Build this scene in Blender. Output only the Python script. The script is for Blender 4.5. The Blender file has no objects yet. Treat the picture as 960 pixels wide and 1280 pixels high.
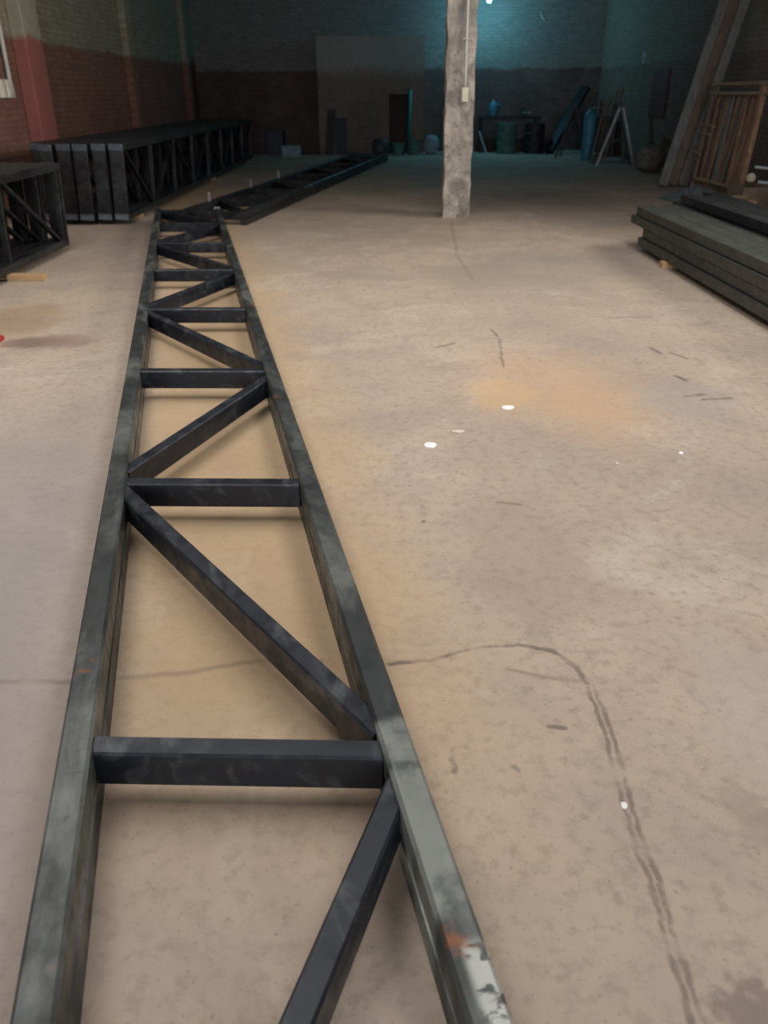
import bpy, math, random
from mathutils import Vector, Matrix, noise as mnoise
random.seed(7)
C = bpy.context.scene.collection
PI = math.pi
R = math.radians

# ------------------------------------------------------------------ camera
F, H = 1010.0, 1.5
PITCH, ROLL = math.atan((640 - 118) / F), R(0.5)
fw = Vector((0, math.cos(PITCH), -math.sin(PITCH)))
rt0 = Vector((1, 0, 0)); up0 = rt0.cross(fw)
rt = rt0 * math.cos(ROLL) - up0 * math.sin(ROLL)
up = rt0 * math.sin(ROLL) + up0 * math.cos(ROLL)
cam = bpy.data.cameras.new('camera')
cam.sensor_fit = 'VERTICAL'; cam.sensor_height = 36.0; cam.lens = 36.0 * F / 1280
cam.clip_start = .05; cam.clip_end = 200
cam.dof.use_dof = True; cam.dof.focus_distance = 2.6; cam.dof.aperture_fstop = 3.2
co = bpy.data.objects.new('camera', cam); C.objects.link(co)
M = Matrix((rt, up, -fw)).transposed().to_4x4(); M.translation = Vector((0, 0, H))
co.matrix_world = M
bpy.context.scene.camera = co

def ray(x, y): return rt * ((x - 480) / F) - up * ((y - 640) / F) + fw
def at(x, y, z=0.0):
    d = ray(x, y); return Vector((0, 0, H)) + d * ((z - H) / d.z)
def atY(x, y, Y):
    d = ray(x, y); return Vector((0, 0, H)) + d * (Y / d.y)
def atX(x, y, X):
    d = ray(x, y); return Vector((0, 0, H)) + d * (X / d.x)

# ------------------------------------------------------------------ materials
def srgb(r, g, b):
    f = lambda c: (c / 255 / 12.92) if c / 255 <= .04045 else ((c / 255 + .055) / 1.055) ** 2.4
    return (f(r), f(g), f(b), 1)

class NT:
    def __init__(s, name):
        s.m = bpy.data.materials.new(name); s.m.use_nodes = True
        s.t = s.m.node_tree; s.n = s.t.nodes; s.l = s.t.links
        s.b = s.n['Principled BSDF']
    def node(s, typ, **kw):
        n = s.n.new(typ)
        for k, v in kw.items(): setattr(n, k, v)
        return n
    def put(s, sock, v):
        if v is None: return
        if hasattr(v, 'is_linked'): s.l.new(v, sock)
        else: sock.default_value = v
    def obj(s): return s.node('ShaderNodeTexCoord').outputs['Object']
    def math(s, op, a, b=None, c=None, clamp=False):
        n = s.node('ShaderNodeMath', operation=op, use_clamp=clamp)
        s.put(n.inputs[0], a); s.put(n.inputs[1], b); s.put(n.inputs[2], c); return n.outputs[0]
    def vm(s, op, a, b=None, scale=None):
        n = s.node('ShaderNodeVectorMath', operation=op)
        s.put(n.inputs[0], a); s.put(n.inputs[1], b)
        if scale is not None: s.put(n.inputs['Scale'], scale)
        return n.outputs['Value'] if op in ('DOT_PRODUCT', 'LENGTH', 'DISTANCE') else n.outputs['Vector']
    def noise(s, vec, scale, detail=4, rough=.55, dist=0, color=False):
        n = s.node('ShaderNodeTexNoise'); s.put(n.inputs['Vector'], vec)
        n.inputs['Scale'].default_value = scale; n.inputs['Detail'].default_value = detail
        n.inputs['Roughness'].default_value = rough; n.inputs['Distortion'].default_value = dist
        return n.outputs['Color'] if color else n.outputs['Fac']
    def step(s, v, a, b, lo=0., hi=1.):
        n = s.node('ShaderNodeMapRange', interpolation_type='SMOOTHSTEP')
        s.put(n.inputs['Value'], v)
        n.inputs['From Min'].default_value = a; n.inputs['From Max'].default_value = b
        n.inputs['To Min'].default_value = lo; n.inputs['To Max'].default_value = hi
        return n.outputs['Result']
    def mix(s, fac, a, b, typ='MIX'):
        n = s.node('ShaderNodeMix', data_type='RGBA', blend_type=typ)
        s.put(n.inputs[0], fac); s.put(n.inputs[6], a); s.put(n.inputs[7], b); return n.outputs[2]
    def scale(s, vec, v):
        n = s.node('ShaderNodeMapping'); s.l.new(vec, n.inputs['Vector']); n.inputs['Scale'].default_value = v
        return n.outputs[0]
    def sep(s, vec):
        n = s.node('ShaderNodeSeparateXYZ'); s.l.new(vec, n.inputs[0]); return n.outputs
    def bump(s, h, strength=.3, dist=.01):
        n = s.node('ShaderNodeBump'); n.inputs['Strength'].default_value = strength
        n.inputs['Distance'].default_value = dist; s.l.new(h, n.inputs['Height'])
        s.l.new(n.outputs[0], s.b.inputs['Normal'])
    def out(s, col=None, rough=None, metal=None, spec=None):
        s.put(s.b.inputs['Base Color'], col); s.put(s.b.inputs['Roughness'], rough)
        s.put(s.b.inputs['Metallic'], metal); s.put(s.b.inputs['Specular IOR Level'], spec)
        return s.m

def steel(name, dark, light, lo, hi, rust=.0, metal=.35, rough=.5, sc=6):
    t = NT(name); o = t.obj()
    v = t.scale(o, (1, .35, 1))
    f = t.step(t.noise(v, sc, 5, .6, .6), lo, hi)
    c = t.mix(f, dark, light)
    sm = t.step(t.noise(o, 38, 3), .55, .75, 0, .5)
    c = t.mix(sm, c, dark)
    if rust:
        rf = t.math('MULTIPLY', t.step(t.noise(o, 4.3, 6, .7), .66 - rust, .74 - rust), .8)
        c = t.mix(rf, c, (.22, .075, .025, 1))
    r = t.step(t.noise(o, 14, 4), .3, .7, rough - .1, rough + .15)
    t.bump(t.noise(o, 60, 3), .08, .003)
    return t.out(c, r, metal)

def plain(name, col, rough=.7, metal=0., var=.25, sc=8, bump=.2):
    t = NT(name); o = t.obj()
    n = t.noise(o, sc, 5, .6)
    d = tuple(c * (1 - var) for c in col[:3]) + (1,)
    l = tuple(min(1, c * (1 + var)) for c in col[:3]) + (1,)
    c = t.mix(t.step(n, .3, .7), d, l)
    if bump: t.bump(t.noise(o, sc * 6, 4), bump, .005)
    return t.out(c, rough, metal)

def wood(name, a, b, axis=2):
    t = NT(name); o = t.obj()
    s = [14, 14, 14]; s[axis] = .9
    n = t.noise(t.scale(o, tuple(s)), 1.6, 6, .65, .8)
    c = t.mix(t.step(n, .3, .7), a, b)
    t.bump(n, .3, .004)
    return t.out(c, .75)

MS = {}
MS['chord'] = steel('mill_scale_steel', (.032, .037, .037, 1), (.15, .16, .15, 1), .42, .70, .035, .3, .46, 5)
MS['bar'] = steel('dark_primed_steel', (.017, .021, .030, 1), (.075, .08, .085, 1), .5, .74, .0, .3, .4, 11)
MS['bare'] = steel('ground_bright_steel', (.35, .37, .38, 1), (.5, .52, .53, 1), .4, .6, 0, .4, .4)
MS['cap'] = steel('blue_lit_end_steel', (.08, .095, .115, 1), (.18, .21, .25, 1), .4, .65, 0, .3, .42, 6)  # bluish highlight on the stack ends, put into the colour
MS['stack'] = steel('dark_truss_steel', (.012, .013, .015, 1), (.036, .038, .04, 1), .42, .7, 0, .3, .45, 4)
MS['purlin'] = steel('grey_green_purlin_steel', (.042, .045, .04, 1), (.062, .066, .057, 1), .35, .7, 0, .15, .55, 3)
MS['purlin_dark'] = steel('black_purlin_steel', (.012, .014, .016, 1), (.028, .031, .033, 1), .35, .7, 0, .2, .5, 3)
MS['timber'] = wood('pale_block_timber', (.40, .24, .12, 1), (.58, .38, .2, 1), 0)
MS['plank_grey'] = wood('weathered_grey_plank', (.13, .128, .122, 1), (.25, .245, .235, 1))
MS['plank_brown'] = wood('old_brown_plank', (.11, .08, .062, 1), (.20, .145, .11, 1))
MS['rack_wood'] = wood('reddish_rack_wood', (.19, .10, .06, 1), (.38, .23, .14, 1))
MS['rack_rail'] = wood('tan_rail_wood', (.24, .17, .11, 1), (.42, .31, .21, 1), 1)
MS['offcut'] = wood('orange_offcut_wood', (.34, .18, .085, 1), (.5, .3, .15, 1), 0)
MS['conduit'] = plain('white_conduit', (.55, .54, .50, 1), .45, 0, .1, 9, 0)
MS['box'] = plain('cream_plastic', (.72, .67, .55, 1), .5, 0, .1, 9, 0)
MS['paper'] = plain('white_paper', (.88, .87, .86, 1), .8, 0, .05, 20, .1)
MS['paper_pink'] = plain('dusty_paper', (.66, .55, .48, 1), .8, 0, .12, 20, .1)
MS['red'] = plain('red_plastic', (.42, .03, .03, 1), .45, 0, .1)
MS['green'] = plain('green_paint', (.02, .20, .16, 1), .5, 0, .2)
MS['green_dull'] = plain('dull_green_plastic', (.06, .16, .14, 1), .6, 0, .2)
MS['blue'] = plain('blue_plastic', (.05, .22, .34, 1), .5, 0, .2)
MS['blue_dark'] = plain('navy_sheet', (.012, .016, .035, 1), .55, 0, .2)
MS['sack'] = plain('pale_blue_sack', (.22, .30, .34, 1), .85, 0, .25)
MS['sack_grey'] = plain('grey_sack', (.17, .16, .145, 1), .9, 0, .35, 9, .6)
MS['black'] = plain('black_iron', (.016, .017, .02, 1), .6, .2, .3)
MS['iron'] = plain('dark_grey_iron', (.05, .052, .055, 1), .6, .2, .4)
MS['pale_leg'] = plain('pale_grey_steel', (.33, .36, .38, 1), .5, .2, .15)
MS['tarp'] = plain('grey_sheeting', (.13, .145, .15, 1), .7, 0, .4, 7, .5)
MS['brown_board'] = plain('brown_fibreboard', (.13, .095, .075, 1), .8, 0, .2, 5)
MS['dark_void'] = plain('unlit_interior_plaster', (.06, .055, .05, 1), .9, 0, .2)
MS['pot'] = plain('pale_clay', (.45, .38, .29, 1), .8, 0, .2)

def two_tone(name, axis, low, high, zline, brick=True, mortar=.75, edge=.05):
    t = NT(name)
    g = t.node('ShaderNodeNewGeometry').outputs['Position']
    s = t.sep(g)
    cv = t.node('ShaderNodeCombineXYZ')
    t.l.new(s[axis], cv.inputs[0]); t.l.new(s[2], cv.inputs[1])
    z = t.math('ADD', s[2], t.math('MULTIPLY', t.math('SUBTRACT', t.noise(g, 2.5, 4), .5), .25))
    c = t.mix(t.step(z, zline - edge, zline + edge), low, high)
    n = t.noise(g, 1.3, 6, .65)
    c = t.mix(t.step(n, .35, .72, 0, .55), c, t.mix(.45, c, (.30, .25, .20, 1)))
    n2 = t.noise(g, 7, 5, .6)
    c = t.mix(t.step(n2, .45, .75, 0, .5), c, t.mix(.5, c, (.04, .035, .035, 1)))
    if brick:
        b = t.node('ShaderNodeTexBrick'); t.l.new(cv.outputs[0], b.inputs['Vector'])
        b.inputs['Scale'].default_value = 1; b.inputs['Brick Width'].default_value = .25
        b.inputs['Row Height'].default_value = .08; b.inputs['Mortar Size'].default_value = .009
        b.inputs['Mortar Smooth'].default_value = .3
        for k in ('Color1', 'Color2'): pass
        b.inputs['Color1'].default_value = (1, 1, 1, 1); b.inputs['Color2'].default_value = (.72, .72, .72, 1)
        b.inputs['Mortar'].default_value = (.62, .62, .60, 1)
        c = t.mix(mortar, c, t.mix(1, c, b.outputs['Color'], 'MULTIPLY'))
        t.bump(t.math('SUBTRACT', 1, b.outputs['Fac']), .6, .012)
    else:
        t.bump(t.noise(g, 18, 5), .4, .01)
    return t.out(c, .85)

RED = (.25, .11, .08, 1); REDP = (.32, .105, .085, 1)
CREAM = (.34, .31, .23, 1); GREYW = (.20, .205, .19, 1)
MS['wall_left'] = two_tone('two_tone_brick_left', 1, RED, CREAM, 2.25)
MS['wall_right'] = two_tone('bare_brick_right', 1, (.24, .16, .12, 1), (.30, .25, .19, 1), 2.1)
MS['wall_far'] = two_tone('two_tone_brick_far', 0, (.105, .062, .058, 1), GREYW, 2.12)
MS['wall_front'] = two_tone('two_tone_brick_front', 0, RED, CREAM, 2.2)
MS['pilaster'] = two_tone('painted_pilaster', 1, REDP, (.34, .32, .24, 1), 2.25, False)
MS['booth'] = two_tone('booth_plaster', 0, (.18, .135, .115, 1), (.29, .295, .28, 1), 2.05, False, 0, .25)
MS['ceiling'] = plain('corrugated_roof', (.18, .18, .18, 1), .6, .2, .2, 2)

# concrete column
def column_mat():
    t = NT('patched_concrete'); o = t.obj()
    n = t.noise(t.scale(o, (1, 1, .6)), 5, 7, .7, .8)
    c = t.mix(t.step(n, .32, .68), (.26, .23, .20, 1), (.58, .52, .46, 1))
    c = t.mix(t.step(t.noise(o, 2.2, 3), .5, .62, 0, .65), c, (.27, .26, .25, 1))
    c = t.mix(t.step(t.noise(o, 13, 5, .6), .56, .66, 0, .6), c, (.14, .12, .10, 1))
    t.bump(t.noise(o, 16, 6, .7), .9, .03)
    return t.out(c, .9)
MS['column'] = column_mat()

# floor ---------------------------------------------------------------
# worn patches (x, y, rx, ry in photo pixels, colour, strength, softness) and crack lines, each placed on the ground
STAINS = [
    (690, 480, 110, 45, srgb(198, 163, 130), .5, .9), (745, 515, 60, 40, srgb(196, 160, 128), .45, .9),
    (625, 490, 40, 22, srgb(200, 168, 124), .5, .5), (650, 690, 90, 90, srgb(150, 131, 118), .4, .6),
    (690, 335, 120, 22, srgb(140, 132, 122), .5, .5), (595, 345, 60, 16, srgb(150, 138, 126), .5, .5),
    (860, 500, 60, 30, srgb(160, 150, 144), .5, .5), (40, 428, 36, 9, srgb(104, 78, 72), .65, .6),
    (85, 427, 28, 9, srgb(128, 100, 86), .5, .6), (20, 400, 60, 22, srgb(150, 122, 90), .5, .5),
    (955, 1275, 60, 50, srgb(122, 108, 104), .7, .25), (940, 880, 70, 120, srgb(176, 162, 152), .5, .5),
    (640, 250, 130, 14, srgb(120, 104, 90), .35, .5), (920, 1010, 30, 50, srgb(140, 126, 116), .4, .5)]
crackc = srgb(100, 88, 80)
CRACKS = [
    ([[(485, 830), (540, 826), (600, 811), (648, 806), (690, 815), (722, 836), (733, 853)]], .014, crackc, .75),
    ([[(0, 852), (160, 849), (250, 838), (330, 827), (400, 826)]], .018, srgb(130, 110, 94), .5),
    ([[(640, 838), (680, 846), (733, 853)]], .014, srgb(128, 108, 92), .5),
    ([[(733, 853), (762, 940), (788, 1030), (822, 1130), (850, 1220), (866, 1285)],
      [(742, 856), (774, 945), (800, 1035), (832, 1130), (860, 1215), (882, 1285)]], .0105, srgb(108, 94, 86), .7),
    ([[(613, 411), (625, 424), (627, 446), (631, 462)]], .016, srgb(120, 106, 96), .7),
    ([[(563, 277), (572, 322), (592, 352)]], .03, srgb(132, 120, 110), .5),
    ([[(858, 495), (880, 493)], [(880, 500), (912, 497)], [(838, 441), (858, 448)], [(812, 434), (826, 442)], [(845, 470), (858, 476)]], .024, srgb(96, 86, 82), .75),
    ([[(762, 397), (815, 396)]], .024, srgb(120, 110, 102), .6), ([[(548, 434), (566, 429)]], .026, srgb(112, 100, 92), .7),
    ([[(563, 938), (568, 964)], [(684, 907), (704, 911)], [(641, 957), (647, 961)]], .012, srgb(96, 84, 78), .7),
    ([[(622, 628), (650, 630)]], .018, srgb(122, 106, 96), .6), ([[(497, 270), (550, 271)]], .05, srgb(112, 96, 88), .6)]
def stain_geo(x, y, rx, ry):
    a = at(x, y); return a, abs(at(x + rx, y).x - a.x), abs(at(x, y - ry).y - at(x, y + ry).y) / 2
def stain_box(s_):
    a, ex, ey = stain_geo(*s_[:4]); return (a.x - ex * 1.6 - .2, a.y - ey * 1.6 - .2, a.x + ex * 1.6 + .2, a.y + ey * 1.6 + .2)
def crack_box(c_):
    ps = [at(*q) for ln in c_[0] for q in ln]
    return (min(p.x for p in ps) - .1, min(p.y for p in ps) - .1, max(p.x for p in ps) + .1, max(p.y for p in ps) + .1)
def floor_mat(stains, crs):
    t = NT('worn_concrete_floor')
    g = t.node('ShaderNodeNewGeometry').outputs['Position']
    s = t.sep(g)
    p2n = t.node('ShaderNodeCombineXYZ'); t.l.new(s[0], p2n.inputs[0]); t.l.new(s[1], p2n.inputs[1])
    p = p2n.outputs[0]
    big = t.noise(p, .55, 4, .55); mid = t.noise(p, 2.4, 6, .6, .4); fine = t.noise(p, 22, 4, .65)
    c = t.mix(t.step(big, .3, .7), srgb(166, 150, 136), srgb(186, 167, 149))
    c = t.mix(t.step(mid, .42, .72, 0, .55), c, srgb(158, 142, 134))
    c = t.mix(t.step(t.noise(p, 1.3, 6, .65, 1), .5, .7, 0, .55), c, srgb(198, 184, 168))
    c = t.mix(t.step(fine, .46, .72, 0, .5), c, srgb(136, 124, 113))
    c = t.mix(t.step(t.noise(t.scale(p, (1, .6, 1)), 6.5, 6, .7, .6), .54, .70, 0, .45), c, srgb(144, 130, 120))
    c = t.mix(t.step(t.noise(p, 60, 2, .6), .62, .75, 0, .45), c, srgb(112, 101, 94))
    edge = t.math('ADD', s[0], t.math('MULTIPLY', s[1], .221))
    left = t.step(edge, -.75, -.25, 1, 0)
    c = t.mix(t.math('MULTIPLY', left, t.step(s[1], 2.2, 5.5, .75, 0)), c, srgb(148, 141, 141))
    dn = t.math('ADD', edge, t.math('MULTIPLY', t.math('SUBTRACT', mid, .5), .5))
    och = t.math('MULTIPLY', t.step(dn, -.55, -.2), t.step(dn, .25, .9, 1, 0))
    och = t.math('MULTIPLY', och, t.step(s[1], .9, 2.0))
    c = t.mix(t.math('MULTIPLY', och, .6), c, srgb(188, 157, 116))
    hgt = None
    if stains or crs:
        wob = t.vm('SUBTRACT', t.noise(p, 3.0, 4, .6, 0, True), (.5, .5, .5))
        wob2 = t.vm('SUBTRACT', t.noise(p, 14, 4, .6, 0, True), (.5, .5, .5))
        pw = t.vm('ADD', t.vm('ADD', p, t.vm('SCALE', wob, None, .4)), t.vm('SCALE', wob2, None, .12))
        px = t.vm('ADD', p, t.vm('ADD', t.vm('SCALE', wob, None, .05), t.vm('SCALE', wob2, None, .025)))
        patch = t.noise(p, 9, 4)
    for x, y, rx, ry, colr, k, soft in stains:
        a, ex, ey = stain_geo(x, y, rx, ry)
        q = t.vm('SUBTRACT', t.vm('ADD', pw, t.vm('SCALE', c, None, 1e-7)), (a.x, a.y, 0)); q = t.vm('MULTIPLY', q, (1 / ex, 1 / ey, 0))
        c = t.mix(t.step(t.vm('LENGTH', q), 1 - soft, 1 + soft * .6, k, 0), c, colr)
    for lines, w, colr, k in crs:
        d = None
        for ln in lines:
            pts = [at(*q) for q in ln]
            for a, b in zip(pts, pts[1:]):
                ba = b - a; L2 = ba.x ** 2 + ba.y ** 2
                chain = t.vm('SCALE', c if d is None else t.vm('ADD', d, (0, 0, 0)), None, 1e-7)
                pa = t.vm('SUBTRACT', t.vm('ADD', px, chain), (a.x, a.y, 0))
                h = t.math('MULTIPLY', t.vm('DOT_PRODUCT', pa, (ba.x, ba.y, 0)), 1 / L2, clamp=True)
                e = t.vm('LENGTH', t.vm('SUBTRACT', pa, t.vm('SCALE', (ba.x, ba.y, 0), None, h)))
                d = e if d is None else t.math('MINIMUM', d, e)
        f = t.math('MULTIPLY', t.step(d, w * .2, w, 1, 0), t.step(patch, .32, .56, k * .3, k))
        c = t.mix(f, c, colr)
        hgt = f if hgt is None else t.math('MAXIMUM', hgt, f)
    bh_ = t.math('ADD', t.math('MULTIPLY', mid, .6), t.math('MULTIPLY', fine, .25))
    if hgt is not None: bh_ = t.math('SUBTRACT', bh_, hgt)
    # loose grit
    v = t.node('ShaderNodeTexVoronoi', feature='F1'); t.l.new(p, v.inputs['Vector']); v.inputs['Scale'].default_value = 5.5
    sp = t.math('MULTIPLY', t.step(v.outputs['Distance'], .03, .075, 1, 0), t.step(big, .5, .56))
    c = t.mix(t.math('MULTIPLY', sp, .65), c, srgb(98, 87, 80))
    t.bump(bh_, .35, .012)
    return t.out(c, t.step(mid, .3, .7, .72, .9), 0, .25)

# ------------------------------------------------------------------ mesh helpers
class MB:
    def __init__(s): s.v = []; s.f = []
    def add(s, vs, fs):
        o = len(s.v); s.v += [tuple(v) for v in vs]; s.f += [tuple(i + o for i in f) for f in fs]; return s
    def box(s, a, b):
        (x0, y0, z0), (x1, y1, z1) = a, b
        vs = [(x0, y0, z0), (x1, y0, z0), (x1, y1, z0), (x0, y1, z0), (x0, y0, z1), (x1, y0, z1), (x1, y1, z1), (x0, y1, z1)]
        return s.add(vs, [(0, 3, 2, 1), (4, 5, 6, 7), (0, 1, 5, 4), (1, 2, 6, 5), (2, 3, 7, 6), (3, 0, 4, 7)])
    def prism(s, prof, p0, p1, upv=(0, 0, 1)):
        """sweep a 2-D profile (side, up) from p0 to p1"""
        p0 = Vector(p0); p1 = Vector(p1); d = (p1 - p0).normalized()
        side = d.cross(Vector(upv)).normalized(); u = side.cross(d)
        n = len(prof)
        vs = [p0 + side * a + u * b for a, b in prof] + [p1 + side * a + u * b for a, b in prof]
        fs = [(i, (i + 1) % n, n + (i + 1) % n, n + i) for i in range(n)]
        fs += [tuple(range(n))[::-1], tuple(range(n, 2 * n))]
        return s.add(vs, fs)
    def bar(s, p0, p1, w, h, upv=(0, 0, 1), c=.006):
        return s.prism(rect(w, h, c), p0, p1, upv)
    def tube(s, pts, r, n=10):
        pts = [Vector(p) for p in pts]; o = []
        for i, p in enumerate(pts):
            d = (pts[min(i + 1, len(pts) - 1)] - pts[max(i - 1, 0)]).normalized()
            a = Vector((0, 0, 1)) if abs(d.z) < .9 else Vector((1, 0, 0))
            x = d.cross(a).normalized(); y = d.cross(x)
            rr = r[i] if isinstance(r, (list, tuple)) else r
            o += [p + (x * math.cos(2 * PI * k / n) + y * math.sin(2 * PI * k / n)) * rr for k in range(n)]
        fs = [(i * n + k, i * n + (k + 1) % n, (i + 1) * n + (k + 1) % n, (i + 1) * n + k) for i in range(len(pts) - 1) for k in range(n)]
        fs += [tuple(range(n))[::-1], tuple(range((len(pts) - 1) * n, len(pts) * n))]
        return s.add(o, fs)
    def lathe(s, prof, n=20):
        o = [(r * math.cos(2 * PI * k / n), r * math.sin(2 * PI * k / n), z) for r, z in prof for k in range(n)]
        m = len(prof)
        fs = [(i * n + k, i * n + (k + 1) % n, (i + 1) * n + (k + 1) % n, (i + 1) * n + k) for i in range(m - 1) for k in range(n)]
        fs += [tuple(range(n))[::-1], tuple(range((m - 1) * n, m * n))]
        return s.add(o, fs)
    def build(s, name, mat, parent=None, loc=None, smooth=False):
        me = bpy.data.meshes.new(name); me.from_pydata(s.v, [], s.f); me.validate()
        import bmesh
        bm = bmesh.new(); bm.from_mesh(me); bmesh.ops.recalc_face_normals(bm, faces=bm.faces); bm.to_mesh(me); bm.free()
        me.materials.append(MS[mat] if isinstance(mat, str) else mat)
        if smooth:
            for p in me.polygons: p.use_smooth = True
        o = bpy.data.objects.new(name, me); C.objects.link(o)
        if parent: o.parent = parent
        if loc is not None: o.location = loc
        return o

def rect(w, h, c=.006):
    a, b = w / 2, h / 2
    return [(-a + c, -b), (a - c, -b), (a, -b + c), (a, b - c), (a - c, b), (-a + c, b), (-a, b - c), (-a, -b + c)]

def tag(o, label, cat, group=None):
    o['label'] = label; o['category'] = cat
    if group: o['group'] = group
    return o
def struct(o): o['kind'] = 'structure'; return o
def thing(name, label, cat, loc=(0, 0, 0), rot=(0, 0, 0), group=None):
    o = bpy.data.objects.new(name, None); C.objects.link(o); o.empty_display_size = .1
    o.location = loc; o.rotation_euler = rot
    return tag(o, label, cat, group)
def dup(root, loc, rot=None, label=None):
    r = root.copy(); C.objects.link(r); r.location = loc
    if rot is not None: r.rotation_euler = rot
    if label: r['label'] = label
    for ch in list(root.children):
        c = ch.copy(); C.objects.link(c); c.parent = r
        for g in list(ch.children):
            e = g.copy(); C.objects.link(e); e.parent = c
    return r
def rough_box(a, b, n, amp, seed=0, freq=3.0):
    """box with subdivided, noise-displaced faces"""
    import bmesh
    bm = bmesh.new(); bmesh.ops.create_cube(bm, size=1)
    dims = Vector(b) - Vector(a); mid = (Vector(a) + Vector(b)) / 2
    for v in bm.verts: v.co = Vector((v.co.x * dims.x, v.co.y * dims.y, v.co.z * dims.z)) + mid
    for ax in range(3):
        k = n[ax]
        for i in range(1, k):
            p = Vector(a); p[ax] += dims[ax] * i / k
            no = Vector((0, 0, 0)); no[ax] = 1
            bmesh.ops.bisect_plane(bm, geom=bm.verts[:] + bm.edges[:] + bm.faces[:], plane_co=p, plane_no=no)
    for v in bm.verts:
        q = v.co * freq + Vector((seed, seed * 2, 0))
        d = mnoise.noise_vector(q) * amp + mnoise.noise_vector(q * 3) * amp * .5
        d.z *= .3
        v.co += d
    m = MB(); bm.verts.index_update()
    m.v = [tuple(v.co) for v in bm.verts]; m.f = [tuple(v.index for v in f.verts) for f in bm.faces]
    bm.free(); return m

# ------------------------------------------------------------------ the room
XL, XR, YN, YF, ZC = -5.2, 6.25, -9.0, 26.0, 6.0
def slab(name, a, b, mat): return struct(MB().box(a, b).build(name, mat))
def make_floor():
    x0, x1, y0, y1 = XL - .2, XR + .2, YN - .2, YF + .2
    sb = [stain_box(q) for q in STAINS]; cb = [crack_box(q) for q in CRACKS]
    nx, ny = 24, 72; dx, dy = (x1 - x0) / nx, (y1 - y0) / ny
    vs = [(x0 + i * dx, y0 + j * dy, 0) for j in range(ny + 1) for i in range(nx + 1)]
    fs, mi, cache, mats = [], [], {}, []
    for j in range(ny):
        for i in range(nx):
            fs.append((j * (nx + 1) + i, j * (nx + 1) + i + 1, (j + 1) * (nx + 1) + i + 1, (j + 1) * (nx + 1) + i))
            a0, b0, a1, b1 = x0 + i * dx, y0 + j * dy, x0 + (i + 1) * dx, y0 + (j + 1) * dy
            hit = lambda b: b[0] < a1 and b[2] > a0 and b[1] < b1 and b[3] > b0
            key = (tuple(k for k, b in enumerate(sb) if hit(b)), tuple(k for k, b in enumerate(cb) if hit(b)))
            if key not in cache:
                cache[key] = len(mats); mats.append(floor_mat([STAINS[k] for k in key[0]], [CRACKS[k] for k in key[1]]))
            mi.append(cache[key])
    k = len(vs); c4 = [0, nx, ny * (nx + 1) + nx, ny * (nx + 1)]
    vs += [(vs[c][0], vs[c][1], -.2) for c in c4]
    fs.append((k + 3, k + 2, k + 1, k)); mi.append(0)
    me = bpy.data.meshes.new('floor'); me.from_pydata(vs, [], fs)
    for m in mats: me.materials.append(m)
    for p, m in zip(me.polygons, mi): p.material_index = m
    o = bpy.data.objects.new('floor', me); C.objects.link(o); return struct(o)
make_floor()
slab('wall_left', (XL - .2, YN - .2, 0), (XL, YF + .2, ZC), 'wall_left')
WY0, WY1, WZ0, WZ1 = 6.2, 10.2, 2.6, 4.8  # unseen side opening, added so light reaches the left wall
struct(MB().box((XR, YN - .2, 0), (XR + .2, WY0, ZC)).box((XR, WY1, 0), (XR + .2, YF + .2, ZC)).box((XR, WY0, 0), (XR + .2, WY1, WZ0)).box((XR, WY0, WZ1), (XR + .2, WY1, ZC)).build('wall_right', 'wall_right'))
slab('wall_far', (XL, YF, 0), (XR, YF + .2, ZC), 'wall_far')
fwm = MB().box((XL, YN - .2, 0), (-2.4, YN, ZC)).box((2.9, YN - .2, 0), (XR, YN, ZC)).box((-2.4, YN - .2, 4.2), (2.9, YN, ZC))
struct(fwm.build('wall_front', 'wall_front'))
# roof with rooflight openings
SK = [(-3.6, -1.2, .2, 7.6), (1.4, 3.8, .2, 7.6)]
rf = MB(); xs = [XL - .2, SK[0][0], SK[0][1], SK[1][0], SK[1][1], XR + .2]
for i in range(5):
    if i in (1, 3):
        rf.box((xs[i], YN - .2, ZC), (xs[i + 1], SK[0][2], ZC + .15)); rf.box((xs[i], SK[0][3], ZC), (xs[i + 1], YF + .2, ZC + .15))
    else: rf.box((xs[i], YN - .2, ZC), (xs[i + 1], YF + .2, ZC + .15))
struct(rf.build('ceiling', 'ceiling'))
# pilasters
def pil(n, x0, x1, y0, y1, mat='pilaster'):
    struct(MB().prism(rect(abs(x1 - x0), y1 - y0, .015), ((x0 + x1) / 2, (y0 + y1) / 2, 0), ((x0 + x1) / 2, (y0 + y1) / 2, ZC), (0, 1, 0)).build('trim_%d' % n, mat))
pil(1, XL, -5.0, 13.2, 13.85); pil(2, XL, -5.05, 18.75, 19.2, 'wall_left'); pil(3, XL, -5.05, 24.2, 24.6, 'wall_left')

# booth (partition room) against the far wall
BY = 25.0
bm_ = MB().box((-1.72, BY, 0), (.24, BY + .15, 2.82)).box((.86, BY, 0), (1.2, BY + .15, 2.82)).box((.24, BY, 1.5), (.86, BY + .15, 2.82))
bm_.box((-1.72, BY + .15, 0), (-1.57, YF, 2.82)).box((1.05, BY + .15, 0), (1.2, YF, 2.82)).box((-1.72, BY, 2.82), (1.2, YF, 2.9))
struct(bm_.build('wall_booth', 'booth'))
struct(MB().box((.2, BY - .05, 1.5), (.9, BY, 1.72)).build('trim_4', 'booth'))

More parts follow.
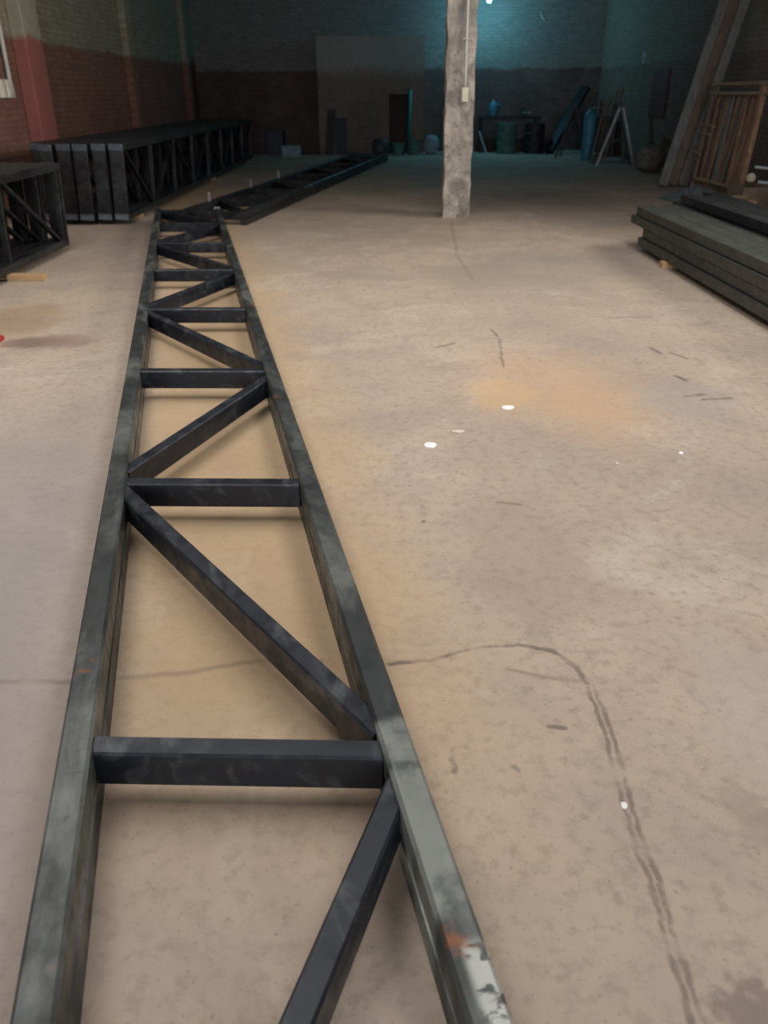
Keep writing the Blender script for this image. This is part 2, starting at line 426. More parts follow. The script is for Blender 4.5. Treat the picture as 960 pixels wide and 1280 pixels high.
# concrete column
col = rough_box((.84, 11.62, 0), (1.2, 11.98, ZC), (5, 5, 70), .022, 3, 4.0).build('trim_5', 'column')
struct(col)
cd = thing('electrical_conduit', 'white conduit running down the concrete column to a small outlet box', 'conduit', (1.075, 11.58, 0))
MB().tube([(0, 0, 6), (0, 0, 1.68), (.0, -.005, 1.55)], .016).build('pipe', 'conduit', cd, smooth=True)
MB().prism(rect(.085, .055, .01), (0, -.01, 1.41), (0, -.01, 1.57), (0, 1, 0)).build('outlet_box', 'box', cd)
for z in (2.1, 3.4): MB().bar((-.035, .0, z), (.035, 0, z), .05, .02).build('clamp', 'conduit', cd)
cw = thing('electrical_conduit', 'white conduit coming down the red left wall to two outlet boxes', 'conduit', (XL + .05, 12.75, 0))
MB().tube([(0, 0, 6), (0, 0, 1.75), (0, .02, 1.6), (0, .03, 1.5)], .028).build('pipe', 'conduit', cw, smooth=True)
for y in (-.16, -.36): MB().prism(rect(.09, .13, .012), (0, y, 1.5), (0, y, 1.72), (0, 1, 0)).build('outlet_box', 'box', cw)

# ------------------------------------------------------------------ trusses
def chord_prof(w, T):
    c, g = .008, .012
    r_ = [(w / 2 - c, 0), (w / 2, c), (w / 2, T * .44), (w / 2 - g, T * .46), (w / 2 - g, T * .54), (w / 2, T * .56), (w / 2, T - c), (w / 2 - c, T)]
    return r_ + [(-a, b) for a, b in reversed(r_)]
def truss(root, W, T, ys, y0, y1, skew=0., first=0, low=False, taper=0., cw_=.08, bw=.062, bh=.10, mc='chord', mb='bar', zoff=0, endposts=True):
    """lies flat: x across 0..W, y along, z thickness"""
    for x in (cw_ / 2, W - cw_ / 2):
        dy = skew if x < W / 2 else 0
        tp = taper if x < W / 2 else 0
        MB().prism(chord_prof(cw_, T), (x + tp * (y1 - y0), y0 + dy, 0), (x, y1 + dy, 0)).build('chord', 'chord_scuffed' if (mc == 'chord' and x > W / 2) else mc, root)
    xi1 = W - cw_ + .004
    xl = lambda y: cw_ - .004 + taper * (y1 - y)
    zc = .02 + bh / 2 if low else T - .018 - bh / 2
    for y in ys:
        MB().bar((xl(y), y + skew * (1 - cw_ / W), zc), (xi1, y + skew * cw_ / W, zc), bw, bh).build('post', mb, root)
    off = bw / 2 + .075
    for k in range(len(ys) - 1):
        s = (k + first) % 2
        a, b = ys[k] + off, ys[k + 1] - off
        if s == 0: p, q = (xi1, a, zc), (xl(b), b + skew, zc)
        else: p, q = (xl(a), a + skew, zc), (xi1, b, zc)
        p = Vector(p); q = Vector(q); d = (q - p).normalized()
        MB().bar(p - d * .03, q + d * .03, bw * .92, bh).build('diagonal', mb, root)

def scuffed():
    m = MS['chord'].copy(); m.name = 'scuffed_mill_scale_steel'; t = NT.__new__(NT); t.m = m; t.t = m.node_tree; t.n = t.t.nodes; t.l = t.t.links; t.b = t.n['Principled BSDF']
    o = t.obj(); old = t.b.inputs['Base Color'].links[0].from_socket
    sx = t.sep(o)
    def sect(y0, y1, e): return t.math('MULTIPLY', t.step(sx[1], y0 - e, y0 + e), t.step(sx[1], y1 - e, y1 + e, 1, 0))
    c = t.mix(t.math('MULTIPLY', sect(SC_Y + .19, SC_Y + .72, .02), t.step(t.noise(o, 9, 4), .3, .55, 0, .8)), old, (.24, .255, .235, 1))
    c = t.mix(t.math('MULTIPLY', t.math('MULTIPLY', sect(SC_Y - .03, SC_Y + .13, .02), t.step(sx[0], W1 - .055, W1 - .035)), t.step(t.noise(t.scale(o, (1, 1.2, 1)), 26, 3, .5, .6), .44, .54)), c, (.40, .41, .38, 1))
    t.l.new(c, t.b.inputs['Base Color']); return m
ANG = R(12.45)
t1 = thing('roof_truss', 'long dark steel truss lying flat on the floor in the foreground', 'steel truss')
# right outer bottom edge at (.18,.77); local x across from the left chord
W1 = .842
d1 = Vector((-math.sin(ANG), math.cos(ANG), 0)); n1 = Vector((math.cos(ANG), math.sin(ANG), 0))
P = Vector((.203, .77, 0))
t1.location = P - n1 * W1; t1.rotation_euler = (0, 0, ANG)
def loc1(X, Y):  # local along of a world point
    return (Vector((X, Y, 0)) - t1.location).dot(d1)
SK1 = .205
SC_Y = loc1(.15, .775)
MS['chord_scuffed'] = scuffed()
base = loc1(-.01, 1.445) - .06
ys1 = [base + 1.487 * k for k in range(-2, 8)]
ys1[-1] = ys1[-2] + 1.27
truss(t1, W1, .18, ys1, ys1[0] - .3, ys1[-1] + .1, SK1, first=0, taper=.0045, cw_=.073)
for x in (W1 - .04,):
    MB().prism(rect(.08, .184, .006), (x, ys1[-1] - .0, .094), (x, ys1[-1] + .115, .094)).build('end_cap', 'bare', t1)['label'] = 'bright bare steel end cap'

A2 = math.atan(.172)
t2 = thing('roof_truss', 'dark steel truss lying flat on the floor beyond the end of the foreground truss', 'steel truss')
W2 = .90
n2 = Vector((math.cos(-A2), math.sin(-A2), 0))
t2.location = Vector((-1.75, 11.05, 0)) - n2 * W2; t2.rotation_euler = (0, 0, -A2)
truss(t2, W2, .18, [.06 + 1.4 * k for k in range(9)], 0, 11.4, 0, 0, mc='stack', mb='stack')
for y in (1.0, 2.9, 4.5):
    MB().prism([(-.035, 0), (.035, 0), (.035, .1), (.02, .12), (-.02, .12), (-.035, .1)], (.036, y, .178), (.044, y, .178)).build('cleat', 'bare', t2)

GB = 'trusses standing in the far stack by the left wall'
GA = 'trusses standing in the near stack at the left edge'
def stack(xs_, y_end, W, zb, n, label_fn, group, away, lean, pitch_y, first, caps):
    root = None
    for i, x in enumerate(xs_):
        rot = (0, -PI / 2 + lean, 0)
        loc = (x, y_end + pitch_y[i], zb)
        if root is None:
            root = thing('roof_truss', label_fn(i), 'steel truss', loc, rot, group)
            sgn = 1 if away else -1
            ys = [sgn * (.05 + 1.43 * k) for k in range(n)]
            lo, hi = min(ys) - .06, max(ys) + .06
            ys.sort()
            truss(root, W, .19, ys, lo, hi, 0, first, cw_=.075, low=True, mc='stack', mb='stack', bh=.06, bw=.04)
            ye = lo if away else hi
            MB().prism(rect(.024, .18, .008), (0, ye, .095), (W, ye, .095), (0, 0, 1)).build('end_plate', 'stack', root)
            for xx in (0.0, W - .075):
                MB().box((xx, ye - .016 if away else ye, .008), (xx + .075, ye if away else ye + .016, .182)).build('end_cap', 'cap', root)
        else:
            dup(root, loc, rot, label_fn(i))
    return root
ordn = ['nearest the aisle', 'second from the aisle', 'third from the aisle', 'fourth from the aisle', 'fifth from the aisle', 'nearest the wall']
stack([-3.30 - .225 * i for i in range(6)], 11.2, .91, .06, 9, lambda i: 'dark steel truss standing on edge in the far left stack, ' + ordn[i], GB, True, R(3.0),
      [0, .02, -.02, .03, 0, .35], 0, True)
orda = ['nearest the aisle', 'second from the aisle', 'third from the aisle', 'fourth from the aisle', 'nearest the wall']
stack([-3.42 - .21 * i for i in range(5)], 9.22, .83, .06, 6, lambda i: 'dark steel truss standing on edge in the near left stack, ' + orda[i], GA, False, R(3.0),
      [0, -.03, .02, -.02, .02], 0, True)
def block(loc, L, label, rot=0, w=.09, h=.06, mat='timber'):
    o = MB().prism(rect(w, h, .005), (-L / 2, 0, h / 2), (L / 2, 0, h / 2)).build('timber_block', mat)
    o.location = loc; o.rotation_euler = (0, 0, rot)
    return tag(o, label, 'timber block')
block((-3.27, 7.62, 0), .34, 'short pale orange timber block sticking out under the near left stack of trusses')
block((-4.0, 7.8, 0), 1.0, 'shade-toned timber bearer hidden under the near left stack of trusses', mat='plank_brown')  # dark brown wood stands in for the shadow below the stack
block((-3.95, 3.2, 0), 1.15, 'pale timber bearer under the out of sight end of the near left stack')
block((-4.0, 11.9, 0), 1.35, 'timber bearer under the front end of the far left stack of trusses')
block((-4.0, 17.5, 0), 1.35, 'timber bearer under the middle of the far left stack of trusses')
block((-4.0, 22.2, 0), 1.35, 'timber bearer under the back end of the far left stack of trusses')

# ------------------------------------------------------------------ purlin pile (right)
def cprof(w, h, t=.006, lip=.022):
    a, b = w / 2, h / 2
    return [(-a, -b), (a, -b), (a, -b + lip), (a - t, -b + lip), (a - t, -b + t), (-a + t, -b + t), (-a + t, b - t), (a - t, b - t), (a - t, b - lip), (a, b - lip), (a, b), (-a, b)]
PW, PH = .155, .080
def purlin(L, mat): return MB().prism(cprof(PW, PH), (0, -L, PH / 2), (0, 0, PH / 2)).build('steel_purlin', mat)
GP = 'steel purlins in the pile by the right wall'
ends = [[8.90, 8.84, 9.26, 9.16], [9.0, 9.1, 9.2, 9.24], [9.2, 9.15, 9.3, 9.3]]
inset = [.0, .022, .004, .026, .008]
rown = ['bottom', 'second from the bottom', 'third from the bottom', 'topmost']
zb = .062
protos = {}
for ci in range(6):
    rows = 4 if ci < 3 else 5
    for r_ in range(rows):
        mat = 'purlin' if ci < 3 else 'purlin_dark'
        x = 2.71 + PW / 2 + ci * (PW + .004) + (inset[r_] if ci == 0 else .026) + (.05 if ci >= 3 else 0)
        y = ends[ci][r_] if ci < 3 else 9.35 + .12 * ((ci * 3 + r_ * 2) % 4) - .1
        z = zb + r_ * (PH + .011)
        if mat in protos:
            o = protos[mat].copy(); C.objects.link(o)
        else:
            o = purlin(6.2, mat); protos[mat] = o
        o.location = (x, y, z)
        o.rotation_euler = (0, 0, 0)
        if ci == 0: lab = 'grey steel purlin on the aisle face of the pile, %s row' % rown[r_]
        elif ci < 3 and r_ == 3: lab = 'grey steel purlin in the flat top layer of the pile, %s from the aisle' % ['', 'second', 'third'][ci]
        elif ci >= 3 and r_ == 4: lab = 'black steel purlin on the raised back of the pile, %s' % ['front one', 'middle one', 'back one'][ci - 3]
        else: lab = 'steel purlin buried inside the pile by the right wall'
        tag(o, lab, 'steel purlin', GP)
for k, y in enumerate((7.95, 4.2)):
    block((3.21, y, 0), 1.08, ['timber block under the near part of the purlin pile, out of frame', 'pinkish timber block peeping out under the far end of the purlin pile'][1 - k], 0, .1, .061)

# ------------------------------------------------------------------ leaning planks and rack on the right
foot = [Vector((4.95, 15.25, .045)), Vector((5.12, 15.27, .045)), Vector((5.29, 15.23, .045))]
dirp = Vector((.78, .56, 2.83))
for i, (f, m) in enumerate(zip(foot, ('plank_grey', 'plank_brown', 'plank_grey'))):
    t_ = (XR - .11 - f.x) / dirp.x * (.97 if i == 1 else .99)
    o = MB().prism(rect(.155, .045, .004), (0, 0, 0), dirp * t_, (0, -1, 0)).build('leaning_plank', m)
    o.location = f
    tag(o, ['long pale grey plank leaning on the right wall, farthest of three', 'long brown plank leaning on the right wall, between two grey planks',
            'long grey plank leaning on the right wall, beside the wooden rack'][i], 'plank', 'planks leaning on the right wall')

rk = thing('wooden_rack', 'reddish brown wooden rack of upright boards leaning by the right wall behind the purlins', 'wooden rack', (5.17, 14.5, 0))
U = Vector((.30, .45, 1.6)); A = Vector((.06, -1.85, 0)); Uu = U.normalized()
nrm = A.cross(U).normalized()
def rp(a, u, n=0): return A * a + U * u + nrm * n
MB().bar(rp(-.02, 1.0), rp(1.25, 1.0), .05, .075, nrm).build('rail', 'rack_rail', rk)
MB().bar(rp(-.04, .92), rp(1.25, .92), .045, .06, nrm).build('rail', 'rack_rail', rk)
MB().bar(rp(0, .14), rp(1.2, .14), .045, .06, nrm).build('rail', 'rack_rail', rk)
MB().bar(rp(.02, .0), rp(.02, .99), .09, .06, nrm).build('post', 'plank_brown', rk)
MB().bar(rp(.99, .0), rp(.99, .99), .12, .07, nrm).build('post', 'rack_wood', rk)
for k in range(9):
    a = .12 + .095 * k
    MB().bar(rp(a - .035 * (k % 3), .01, .05 if nrm.x > 0 else -.05), rp(a + .02 * ((k * 5) % 3 - 1), .9, .05 if nrm.x > 0 else -.05), .11 + .03 * (k % 2), .022, nrm).build('board', ['rack_wood', 'plank_brown', 'rack_wood', 'plank_grey'][k % 4] if k % 4 != 3 or k < 5 else 'rack_wood', rk)
sgn = -1 if nrm.x > 0 else 1
for a0, a1, u in ((-.03, .28, .62), (-.05, .22, .545), (-.06, .12, .36)):
    MB().bar(rp(a0, u + .02, sgn * .05), rp(a1, u, sgn * .05), .03, .03, nrm).build('stick', 'rack_rail', rk)

def crumple(name, loc, sx, sy, h, mat, label, cat, seed):
    n = 18; m = MB(); vs = []
    for side in (0, 1):
        for j in range(n + 1):
            for i in range(n + 1):
                u, v = i / n - .5, j / n - .5
                r_ = max(abs(u), abs(v)) * 2
                z = h * (1 - r_ ** 3) * (.45 + .75 * abs(mnoise.noise(Vector((u * 5 + seed, v * 5, seed))))) if side == 0 else -.0
                vs.append((u * sx * (1 + .2 * mnoise.noise(Vector((u * 3, v * 3, seed)))), v * sy, max(z, 0) + (.012 if side == 0 else 0)))
    k = (n + 1) ** 2; fs = []
    for j in range(n):
        for i in range(n):
            a = j * (n + 1) + i
            fs.append((a, a + 1, a + n + 2, a + n + 1)); fs.append((k + a, k + a + n + 1, k + a + n + 2, k + a + 1))
    for i in range(n):
        for a, b in ((i, i + 1), (n * (n + 1) + i, n * (n + 1) + i + 1), (i * (n + 1), (i + 1) * (n + 1)), (i * (n + 1) + n, (i + 1) * (n + 1) + n)):
            fs.append((a, b, k + b, k + a))
    o = MB().add(vs, fs).build(name, mat, None, loc)
    return tag(o, label, cat)
crumple('plastic_sheeting', (4.72, 12.9, 0), .6, 1.5, .28, 'tarp', 'crumpled grey sheeting heaped at the foot of the wooden rack', 'sheeting', 4.2)
def offcut(loc, dims, rot, mat, label):
    o = MB().prism(rect(dims[1], dims[2], .008), (-dims[0] / 2, 0, 0), (dims[0] / 2, 0, 0)).build('wood_offcut', mat)
    o.location = loc; o.rotation_euler = rot
    return tag(o, label, 'wood offcut', 'wood scraps behind the purlin pile')
offcut((4.5, 10.9, .13), (.5, .22, .26), (0, 0, R(25)), 'offcut', 'chunky orange brown wood offcut behind the purlin pile')
offcut((5.05, 10.7, .2), (.4, .3, .4), (0, 0, R(-20)), 'rack_wood', 'dark reddish wood block beside the orange offcut, at the right frame edge')
offcut((4.5, 10.85, .305), (.5, .09, .05), (0, R(4), R(50)), 'rack_rail', 'pale batten lying on top of the orange brown offcut')
lg = MB().lathe([(0.001, 0), (.045, 0), (.055, .02), (.06, .3), (.052, .34), (.001, .34)], 18).build('log', 'pot', None, (5.02, 11.78, .43), True)
lg.rotation_euler = (R(80), 0, R(-25)); tag(lg, 'pale round log end lying on a crate at the right frame edge', 'log')
crb = rough_box((-.28, -.28, 0), (.28, .28, .36), (4, 4, 4), .02, 9).build('wooden_crate', 'plank_brown', None, (5.1, 11.77, 0)); tag(crb, 'dark brown block carrying the pale log, below the right rack post', 'crate')
for k, (z, yy) in enumerate(((.60, 11.7), (.43, 11.52))):
    o = MB().bar((-.3, 0, 0), (.3, -.1, -.06), .035, .035).build('metal_rod', 'pale_leg', None, (5.3, yy, z)); 
    tag(o, ['pale metal bar sticking out above the log at the right frame edge', 'pale metal bar sticking out below the log at the right frame edge'][k], 'metal bar')

# ------------------------------------------------------------------ back of the hall
# lamp
lp = thing('wall_lamp', 'glowing blue-white lamp high on the far wall behind the column', 'lamp', (2.87, 24.95, 3.71))
MB().tube([(0, 1.05, .25), (0, .2, .27), (0, .03, .22), (0, 0, .14)], .018).build('bracket', 'iron', lp, smooth=True)
MB().lathe([(.001, .16), (.03, .16), (.035, .06), (.03, .05), (.001, .05)], 14).build('socket', 'box', lp, smooth=True)
em = NT('lit_lamp_glass'); em.out((.7, .9, 1, 1), .3)
em.b.inputs['Emission Color'].default_value = (.06, .62, .95, 1); em.b.inputs['Emission Strength'].default_value = 1.6
MS['bulb'] = em.m
MB().lathe([(.001, -.10), (.04, -.09), (.062, -.05), (.06, -.01), (.035, .04), (.03, .05), (.001, .05)], 16).build('bulb', 'bulb', lp, smooth=True)
hk = MB().tube([(4.42, YF + .01, 3.48), (4.42, YF - .06, 3.46), (4.44, YF - .07, 3.38), (4.50, YF - .07, 3.30), (4.56, YF - .06, 3.29)], .007).build('wire_hook', 'paper', None, None, True)
tag(hk, 'small white bent wire hanging high on the far wall right of the lamp', 'wire')
jb = MB().prism(rect(.05, .16, .01), (XR - .022, 21.8, 2.08), (XR - .022, 21.8, 2.34), (0, 1, 0)).build('junction_box', 'pale_leg'); tag(jb, 'small pale junction box high on the right wall near the far corner', 'junction box')

# booth clutter
gp = MB().tube([(.80, 24.86, 0), (.80, 24.86, .8), (.81, 24.86, 1.62)], .055, 12).build('green_post', 'green', None, None, True); tag(gp, 'bright green post standing at the right side of the booth doorway', 'post')
def bucket(name, loc, r0, r1, h, mat, label, cat):
    t_ = thing(name, label, cat, loc)
    MB().lathe([(.001, 0), (r0, 0), (r1, h), (r1 + .012, h), (r1 + .012, h + .015), (r1 - .01, h + .015), (r0 - .01, .02), (.001, .02)], 18).build('body', mat, t_, smooth=False)
    MB().tube([(math.cos(a) * (r1 + .01), .0, h - .02 + math.sin(a) * r1 * .9) for a in [PI * i / 10 for i in range(11)]], .006, 6).build('handle', 'iron', t_, smooth=True)
    return t_
bucket('bucket', (.48, 24.35, 0), .14, .18, .3, 'green_dull', 'dull green bucket on the floor in front of the booth doorway, left one', 'bucket')
bucket('bucket', (.93, 24.4, 0), .13, .17, .36, 'green_dull', 'taller green bucket on the floor beside the green post', 'bucket')
def sack(loc, r, h, mat, label, seed, cat='sack', name='sack'):
    vs, fs = [], []; n, m = 18, 10
    for j in range(m + 1):
        a = PI * j / m
        for i in range(n):
            b = 2 * PI * i / n
            k = 1 + .16 * mnoise.noise(Vector((math.cos(b) * 1.5 + seed, math.sin(b) * 1.5, a * 1.4)))
            sa = max(math.sin(a), .02) ** .7
            vs.append((r * k * sa * math.cos(b), r * .85 * k * sa * math.sin(b), h * .5 * (1 - math.copysign(abs(math.cos(a)) ** .8, math.cos(a))) ))
    for j in range(m):
        for i in range(n): fs.append((j * n + i, j * n + (i + 1) % n, (j + 1) * n + (i + 1) % n, (j + 1) * n + i))
    fs += [tuple(range(n))[::-1], tuple(range(m * n, m * n + n))]
    o = MB().add(vs, fs).build(name, mat, None, loc, True)
    return tag(o, label, cat)
sack((1.4, 24.55, 0), .22, .5, 'sack', 'pale blue sack standing at the right corner of the booth', 1.1)
sack((1.95, 24.75, 0), .26, .68, 'sack', 'taller pale blue sack between the booth and the column', 2.3)
sack((5.66, 18.45, 0), .30, .52, 'sack_grey', 'lumpy grey sack on the floor by the right wall', 5.0)
# brown board with a hole, leaning on the booth
bb = MB(); T_ = .03
for x0, x1, z0, z1 in ((-.38, .38, 0, .42), (-.38, -.17, .42, .72), (.14, .38, .42, .72), (-.38, .38, .72, 1.35)): bb.box((x0, -T_, z0), (x1, 0, z1))
o = bb.build('leaning_board', 'brown_board', None, (-.42, 24.62, 0)); o.rotation_euler = (R(-14), 0, 0); tag(o, 'brown board with a square hole leaning on the front of the booth', 'board')
o = MB().prism(rect(.30, .03, .005), (0, 0, 0), (0, 0, .95), (0, 1, 0)).build('metal_sheet', 'blue_dark', None, (-1.1, 24.75, 0)); o.rotation_euler = (R(-12), 0, 0)
tag(o, 'narrow dark navy sheet leaning on the booth left of the brown board', 'sheet')
o = MB().prism(rect(.22, .03, .005), (0, 0, 0), (.1, 0, 1.15), (0, 1, 0)).build('leaning_board', 'black', None, (-1.45, 24.72, 0)); o.rotation_euler = (R(-10), 0, 0)
tag(o, 'black narrow board leaning on the booth left of the navy sheet', 'board')
o = sack((.3, 24.72, 0), .25, .45, 'iron', 'dark scrap bundle at the left foot of the booth doorway', 7.7, 'bundle', 'scrap_bundle')
o.location.x = .0; o.location.y = 24.0
# bluish box at far left
o = MB().prism(rect(.5, .4, .02), (0, 0, 0), (0, 0, .62), (0, 1, 0)).build('storage_crate', 'blue_dark', None, (-3.0, 25.3, 0)); tag(o, 'dark blue crate on the floor in the dim far left corner', 'crate')
o = MB().prism(rect(.5, .35, .02), (0, 0, 0), (0, 0, .28), (0, 1, 0)).build('storage_crate', 'sack', None, (-2.45, 24.2, 0)); tag(o, 'low greyish crate on the floor left of the booth', 'crate')

# workbench against the far wall
wb = thing('workbench', 'dark steel workbench against the far wall right of the column', 'workbench', (3.65, 25.45, 0))
MB().box((-.85, -.32, .86), (.85, .32, .92)).build('top', 'black', wb)
MB().box((-.8, -.28, .25), (.8, .28, .28)).build('shelf', 'black', wb)
for sx in (-.8, .8):
    for sy in (-.28, .28): MB().bar((sx, sy, 0), (sx, sy, .86), .06, .06, (0, 1, 0)).build('leg', 'iron', wb)
vz = thing('bench_vice', 'grey bench vice on the dark workbench', 'vice', (4.05, 25.3, .92))
MB().box((-.1, -.1, 0), (.1, .1, .05)).build('base', 'iron', vz)
MB().prism([(-.09, 0), (.09, 0), (.07, .16), (-.07, .16)], (0, -.12, .05), (0, .1, .05)).build('body', 'iron', vz)
MB().prism([(-.09, 0), (.09, 0), (.07, .17), (-.07, .17)], (0, -.26, .04), (0, -.17, .04)).build('jaw', 'iron', vz)
MB().tube([(-.12, -.31, .1), (.12, -.31, .1)], .012).build('handle', 'pale_leg', vz)
jg = thing('plastic_jug', 'blue plastic jug standing on the left end of the workbench', 'jug', (3.16, 25.3, .92))
MB().lathe([(.001, 0), (.11, 0), (.12, .03), (.12, .26), (.09, .34), (.045, .38), (.001, .38)], 18).build('body', 'blue', jg, smooth=True)
MB().lathe([(.001, .38), (.045, .38), (.045, .43), (.001, .43)], 14).build('cap', 'pale_leg', jg)
MB().tube([(.1, 0, .33), (.17, 0, .3), (.17, 0, .16), (.115, 0, .12)], .015, 8).build('handle', 'blue', jg, smooth=True)
dm = thing('oil_drum', 'dark green oil drum in front of the workbench', 'drum', (3.5, 24.75, 0))
MB().lathe([(.001, 0), (.27, 0), (.28, .015), (.27, .03), (.27, .25), (.285, .265), (.27, .28), (.27, .5), (.285, .515), (.27, .53), (.27, .74), (.28, .76), (.26, .765), (.001, .75)], 24).build('body', 'green_dull', dm, smooth=False)
MB().lathe([(.001, .75), (.035, .75), (.035, .775), (.001, .775)], 12).build('bung', 'iron', dm)
dm2 = dup(dm, (4.25, 24.6, 0), (0, 0, 1), 'dark iron drum right of the green drum, below the bench end')
for ch in dm2.children:
    ch.data = ch.data.copy(); ch.data.materials[0] = MS['black']
o = MB().bar((2.95, 24.6, .0), (2.78, 25.2, .55), .03, .03, (0, 1, 0)).build('stick', 'pale_leg'); tag(o, 'pale stick leaning on the left leg of the workbench', 'stick')
# machine with slanted black beam
o = MB().bar((4.62, 24.3, .06), (5.75, 25.5, 1.62), .24, .12, (0, 0, 1)).build('steel_beam', 'black'); tag(o, 'thick black beam propped at a slant in the far right corner', 'beam')
mc_ = thing('welding_machine', 'dark boxy machine under the slanted black beam in the far right corner', 'machine', (5.75, 23.6, 0))
MB().prism(rect(.7, .55, .03), (0, 0, .1), (0, 0, .95), (0, 1, 0)).build('housing', 'iron', mc_)
for sx in (-.25, .25): MB().tube([(sx, -.3, .1), (sx, .3, .1)], .09, 14).build('wheel', 'black', mc_)
MB().tube([(-.3, 0, .95), (-.3, 0, 1.15), (.3, 0, 1.15), (.3, 0, .95)], .018, 8).build('handle', 'pale_leg', mc_)
gc = thing('gas_cylinder', 'teal blue gas cylinder standing in the far right corner', 'gas cylinder', (5.12, 21.9, 0))
MB().lathe([(.001, 0), (.14, 0), (.145, .02), (.145, .95), (.12, 1.05), (.06, 1.12), (.04, 1.15), (.001, 1.15)], 20).build('body', 'blue', gc, smooth=True)
MB().lathe([(.001, 1.15), (.025, 1.15), (.025, 1.22), (.04, 1.22), (.04, 1.25), (.001, 1.25)], 12).build('valve', 'iron', gc)
# trestles
def trestle(loc, rz, w, h, sp, m1, m2, label):
    t_ = thing('trestle', label, 'trestle', loc, (0, 0, rz), 'trestles by the right wall')
    MB().bar((-w / 2, 0, h), (w / 2, 0, h), .09, .09).build('top_beam', 'iron', t_)
    for sx in (-1, 1):
        for sy in (-1, 1):
            MB().bar((sx * w * .42, sy * sp, 0), (sx * w * .42, sy * .02, h), .05, .05, (0, 1, 0)).build('leg', m2 if sx < 0 else m1, t_)
        MB().bar((sx * w * .42, -sp * .55, h * .42), (sx * w * .42, sp * .55, h * .42), .03, .03).build('brace', 'iron', t_)
    return t_
trestle((5.4, 20.4, 0), R(82), .9, 1.25, .42, 'iron', 'pale_leg', 'A-frame trestle with one pair of pale legs by the right wall')
trestle((5.0, 22.9, 0), R(70), .9, 1.2, .4, 'iron', 'iron', 'dark A-frame trestle behind the pale legged one')
for k in range(4):
    o = MB().bar((5.0 + .13 * k, 20.95 + .1 * k, 0.0), (5.35 + .13 * k, 21.5, 1.3 + .12 * k), .06, .03, (0, 1, 0)).build('leaning_plank', 'plank_brown')
    tag(o, ['short brown lath leaning by the trestle, leftmost of four', 'short brown lath leaning by the trestle, second from left', 'short brown lath leaning by the trestle, third from left', 'short brown lath leaning by the trestle, rightmost of four'][k], 'lath', 'laths leaning by the trestle')
o = MB().prism(rect(.04, 1.1, .01), (XR - .02, 20.3, 1.0), (XR - .02, 20.3, 1.95), (0, 1, 0)).build('wall_panel', plain('dull_red_panel', (.13, .04, .035, 1)), None); tag(o, 'dull red panel fixed on the right wall above the trestle', 'panel')

# ------------------------------------------------------------------ small things on the floor
def scrap(x, y, w, d, mat, label, seed):
    p = at(x, y); n = 10; vs = [(0, 0, .012)]; 
    ring = []
    for i in range(n):
        a = 2 * PI * i / n; k = 1 + .3 * mnoise.noise(Vector((math.cos(a) * 2, math.sin(a) * 2, seed)))
        ring.append((math.cos(a) * w * k, math.sin(a) * d * k))
    vs += [(a, b, .004 + .006 * abs(mnoise.noise(Vector((a * 40, b * 40, seed))))) for a, b in ring] + [(a, b, 0) for a, b in ring]
    fs = [(0, 1 + i, 1 + (i + 1) % n) for i in range(n)] + [(1 + i, 1 + n + i, 1 + n + (i + 1) % n, 1 + (i + 1) % n) for i in range(n)] + [tuple(range(1 + n, 1 + 2 * n))]
    o = MB().add(vs, fs).build('paper_scrap', mat, None, (p.x, p.y, 0)); return tag(o, label, 'paper scrap', 'paper scraps on the floor')
scrap(635, 510, .034, .032, 'paper', 'white paper scrap on the orange stained patch of floor', 1)
scrap(538, 557, .031, .034, 'paper', 'white paper scrap on the floor nearest the truss', 2)
scrap(573, 540, .034, .018, 'paper_pink', 'dull pinkish paper scrap between the two white scraps', 3)
scrap(851, 567, .012, .014, 'paper', 'tiny white scrap on the floor toward the purlin pile', 4)
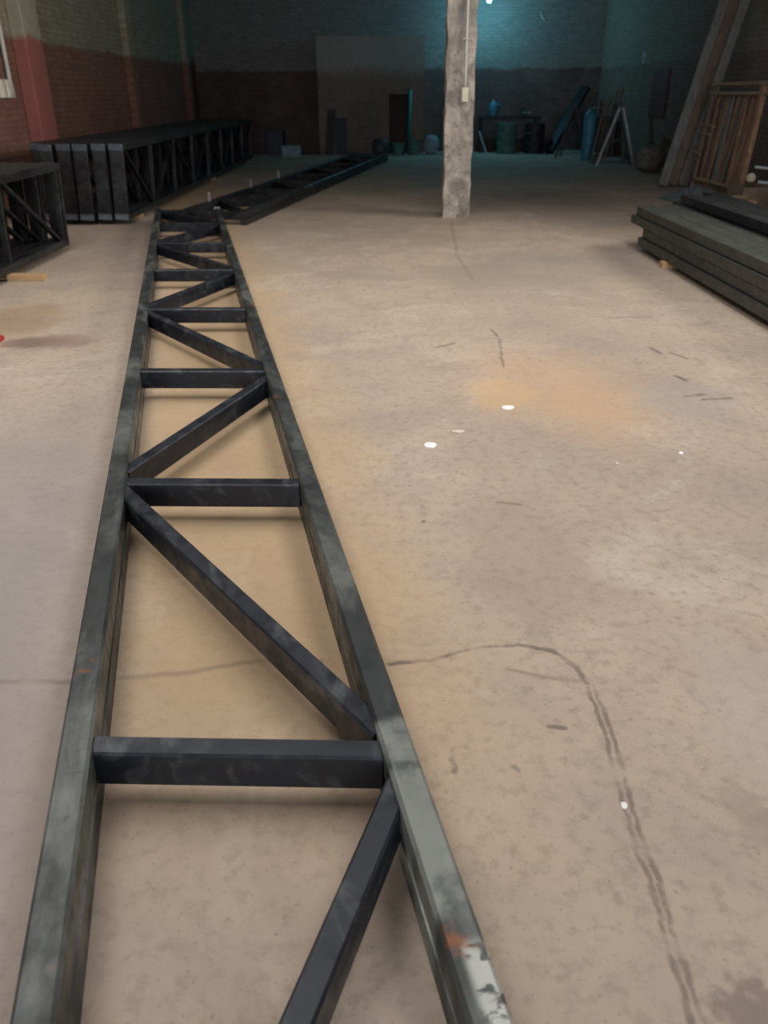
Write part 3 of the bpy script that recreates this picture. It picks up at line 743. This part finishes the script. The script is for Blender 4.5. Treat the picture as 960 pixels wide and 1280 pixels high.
scrap(771, 580, .010, .010, 'paper_pink', 'tiny pale scrap on the open floor below the orange stain', 6)
scrap(780, 1008, .008, .010, 'paper', 'tiny white chip in the floor groove', 5)
rc = thing('safety_cone', 'red plastic cone just showing at the left frame edge', 'safety cone', (-2.79, 5.45, 0))
MB().prism(rect(.3, .3, .02), (0, 0, 0), (0, 0, .025), (0, 1, 0)).build('base', 'red', rc)
MB().lathe([(.001, .02), (.12, .02), (.03, .42), (.02, .43), (.001, .43)], 20).build('body', 'red', rc, smooth=False)

# ------------------------------------------------------------------ light
def area(name, loc, rot, sx, sy, power, colr, spread=180):
    l = bpy.data.lights.new(name, 'AREA'); l.shape = 'RECTANGLE'; l.size = sx; l.size_y = sy; l.energy = power; l.color = colr; l.spread = R(spread)
    o = bpy.data.objects.new(name, l); C.objects.link(o); o.location = loc; o.rotation_euler = rot; return o
for i, s in enumerate(SK):
    area('rooflight', ((s[0] + s[1]) / 2, (s[2] + s[3]) / 2, ZC + .12), (0, 0, 0), s[1] - s[0], s[3] - s[2], 150, (1, .96, .90), 140)
area('doorway_daylight', (.25, YN - .1, 2.1), (R(90), 0, 0), 5.2, 4.1, 560, (.90, .95, 1))
area('left_wall_fill', (XR + .1, (WY0 + WY1) / 2, (WZ0 + WZ1) / 2), (0, R(90), 0), WZ1 - WZ0, WY1 - WY0, 190, (1, .93, .8), 110)  # added fill through the invented side opening, brightens the left wall
pl = bpy.data.lights.new('lamp_light', 'POINT'); pl.energy = 85; pl.color = (.22, .75, 1); pl.shadow_soft_size = .08
po = bpy.data.objects.new('lamp_light', pl); C.objects.link(po); po.location = (2.9, 24.75, 3.5)
w = bpy.data.worlds.new('World'); bpy.context.scene.world = w; w.use_nodes = True
w.node_tree.nodes['Background'].inputs[0].default_value = (.75, .85, 1, 1); w.node_tree.nodes['Background'].inputs[1].default_value = .6

vs_ = bpy.context.scene.view_settings
vs_.view_transform = 'Standard'; vs_.look = 'None'; vs_.gamma = 1; vs_.use_curve_mapping = False; vs_.exposure = .22
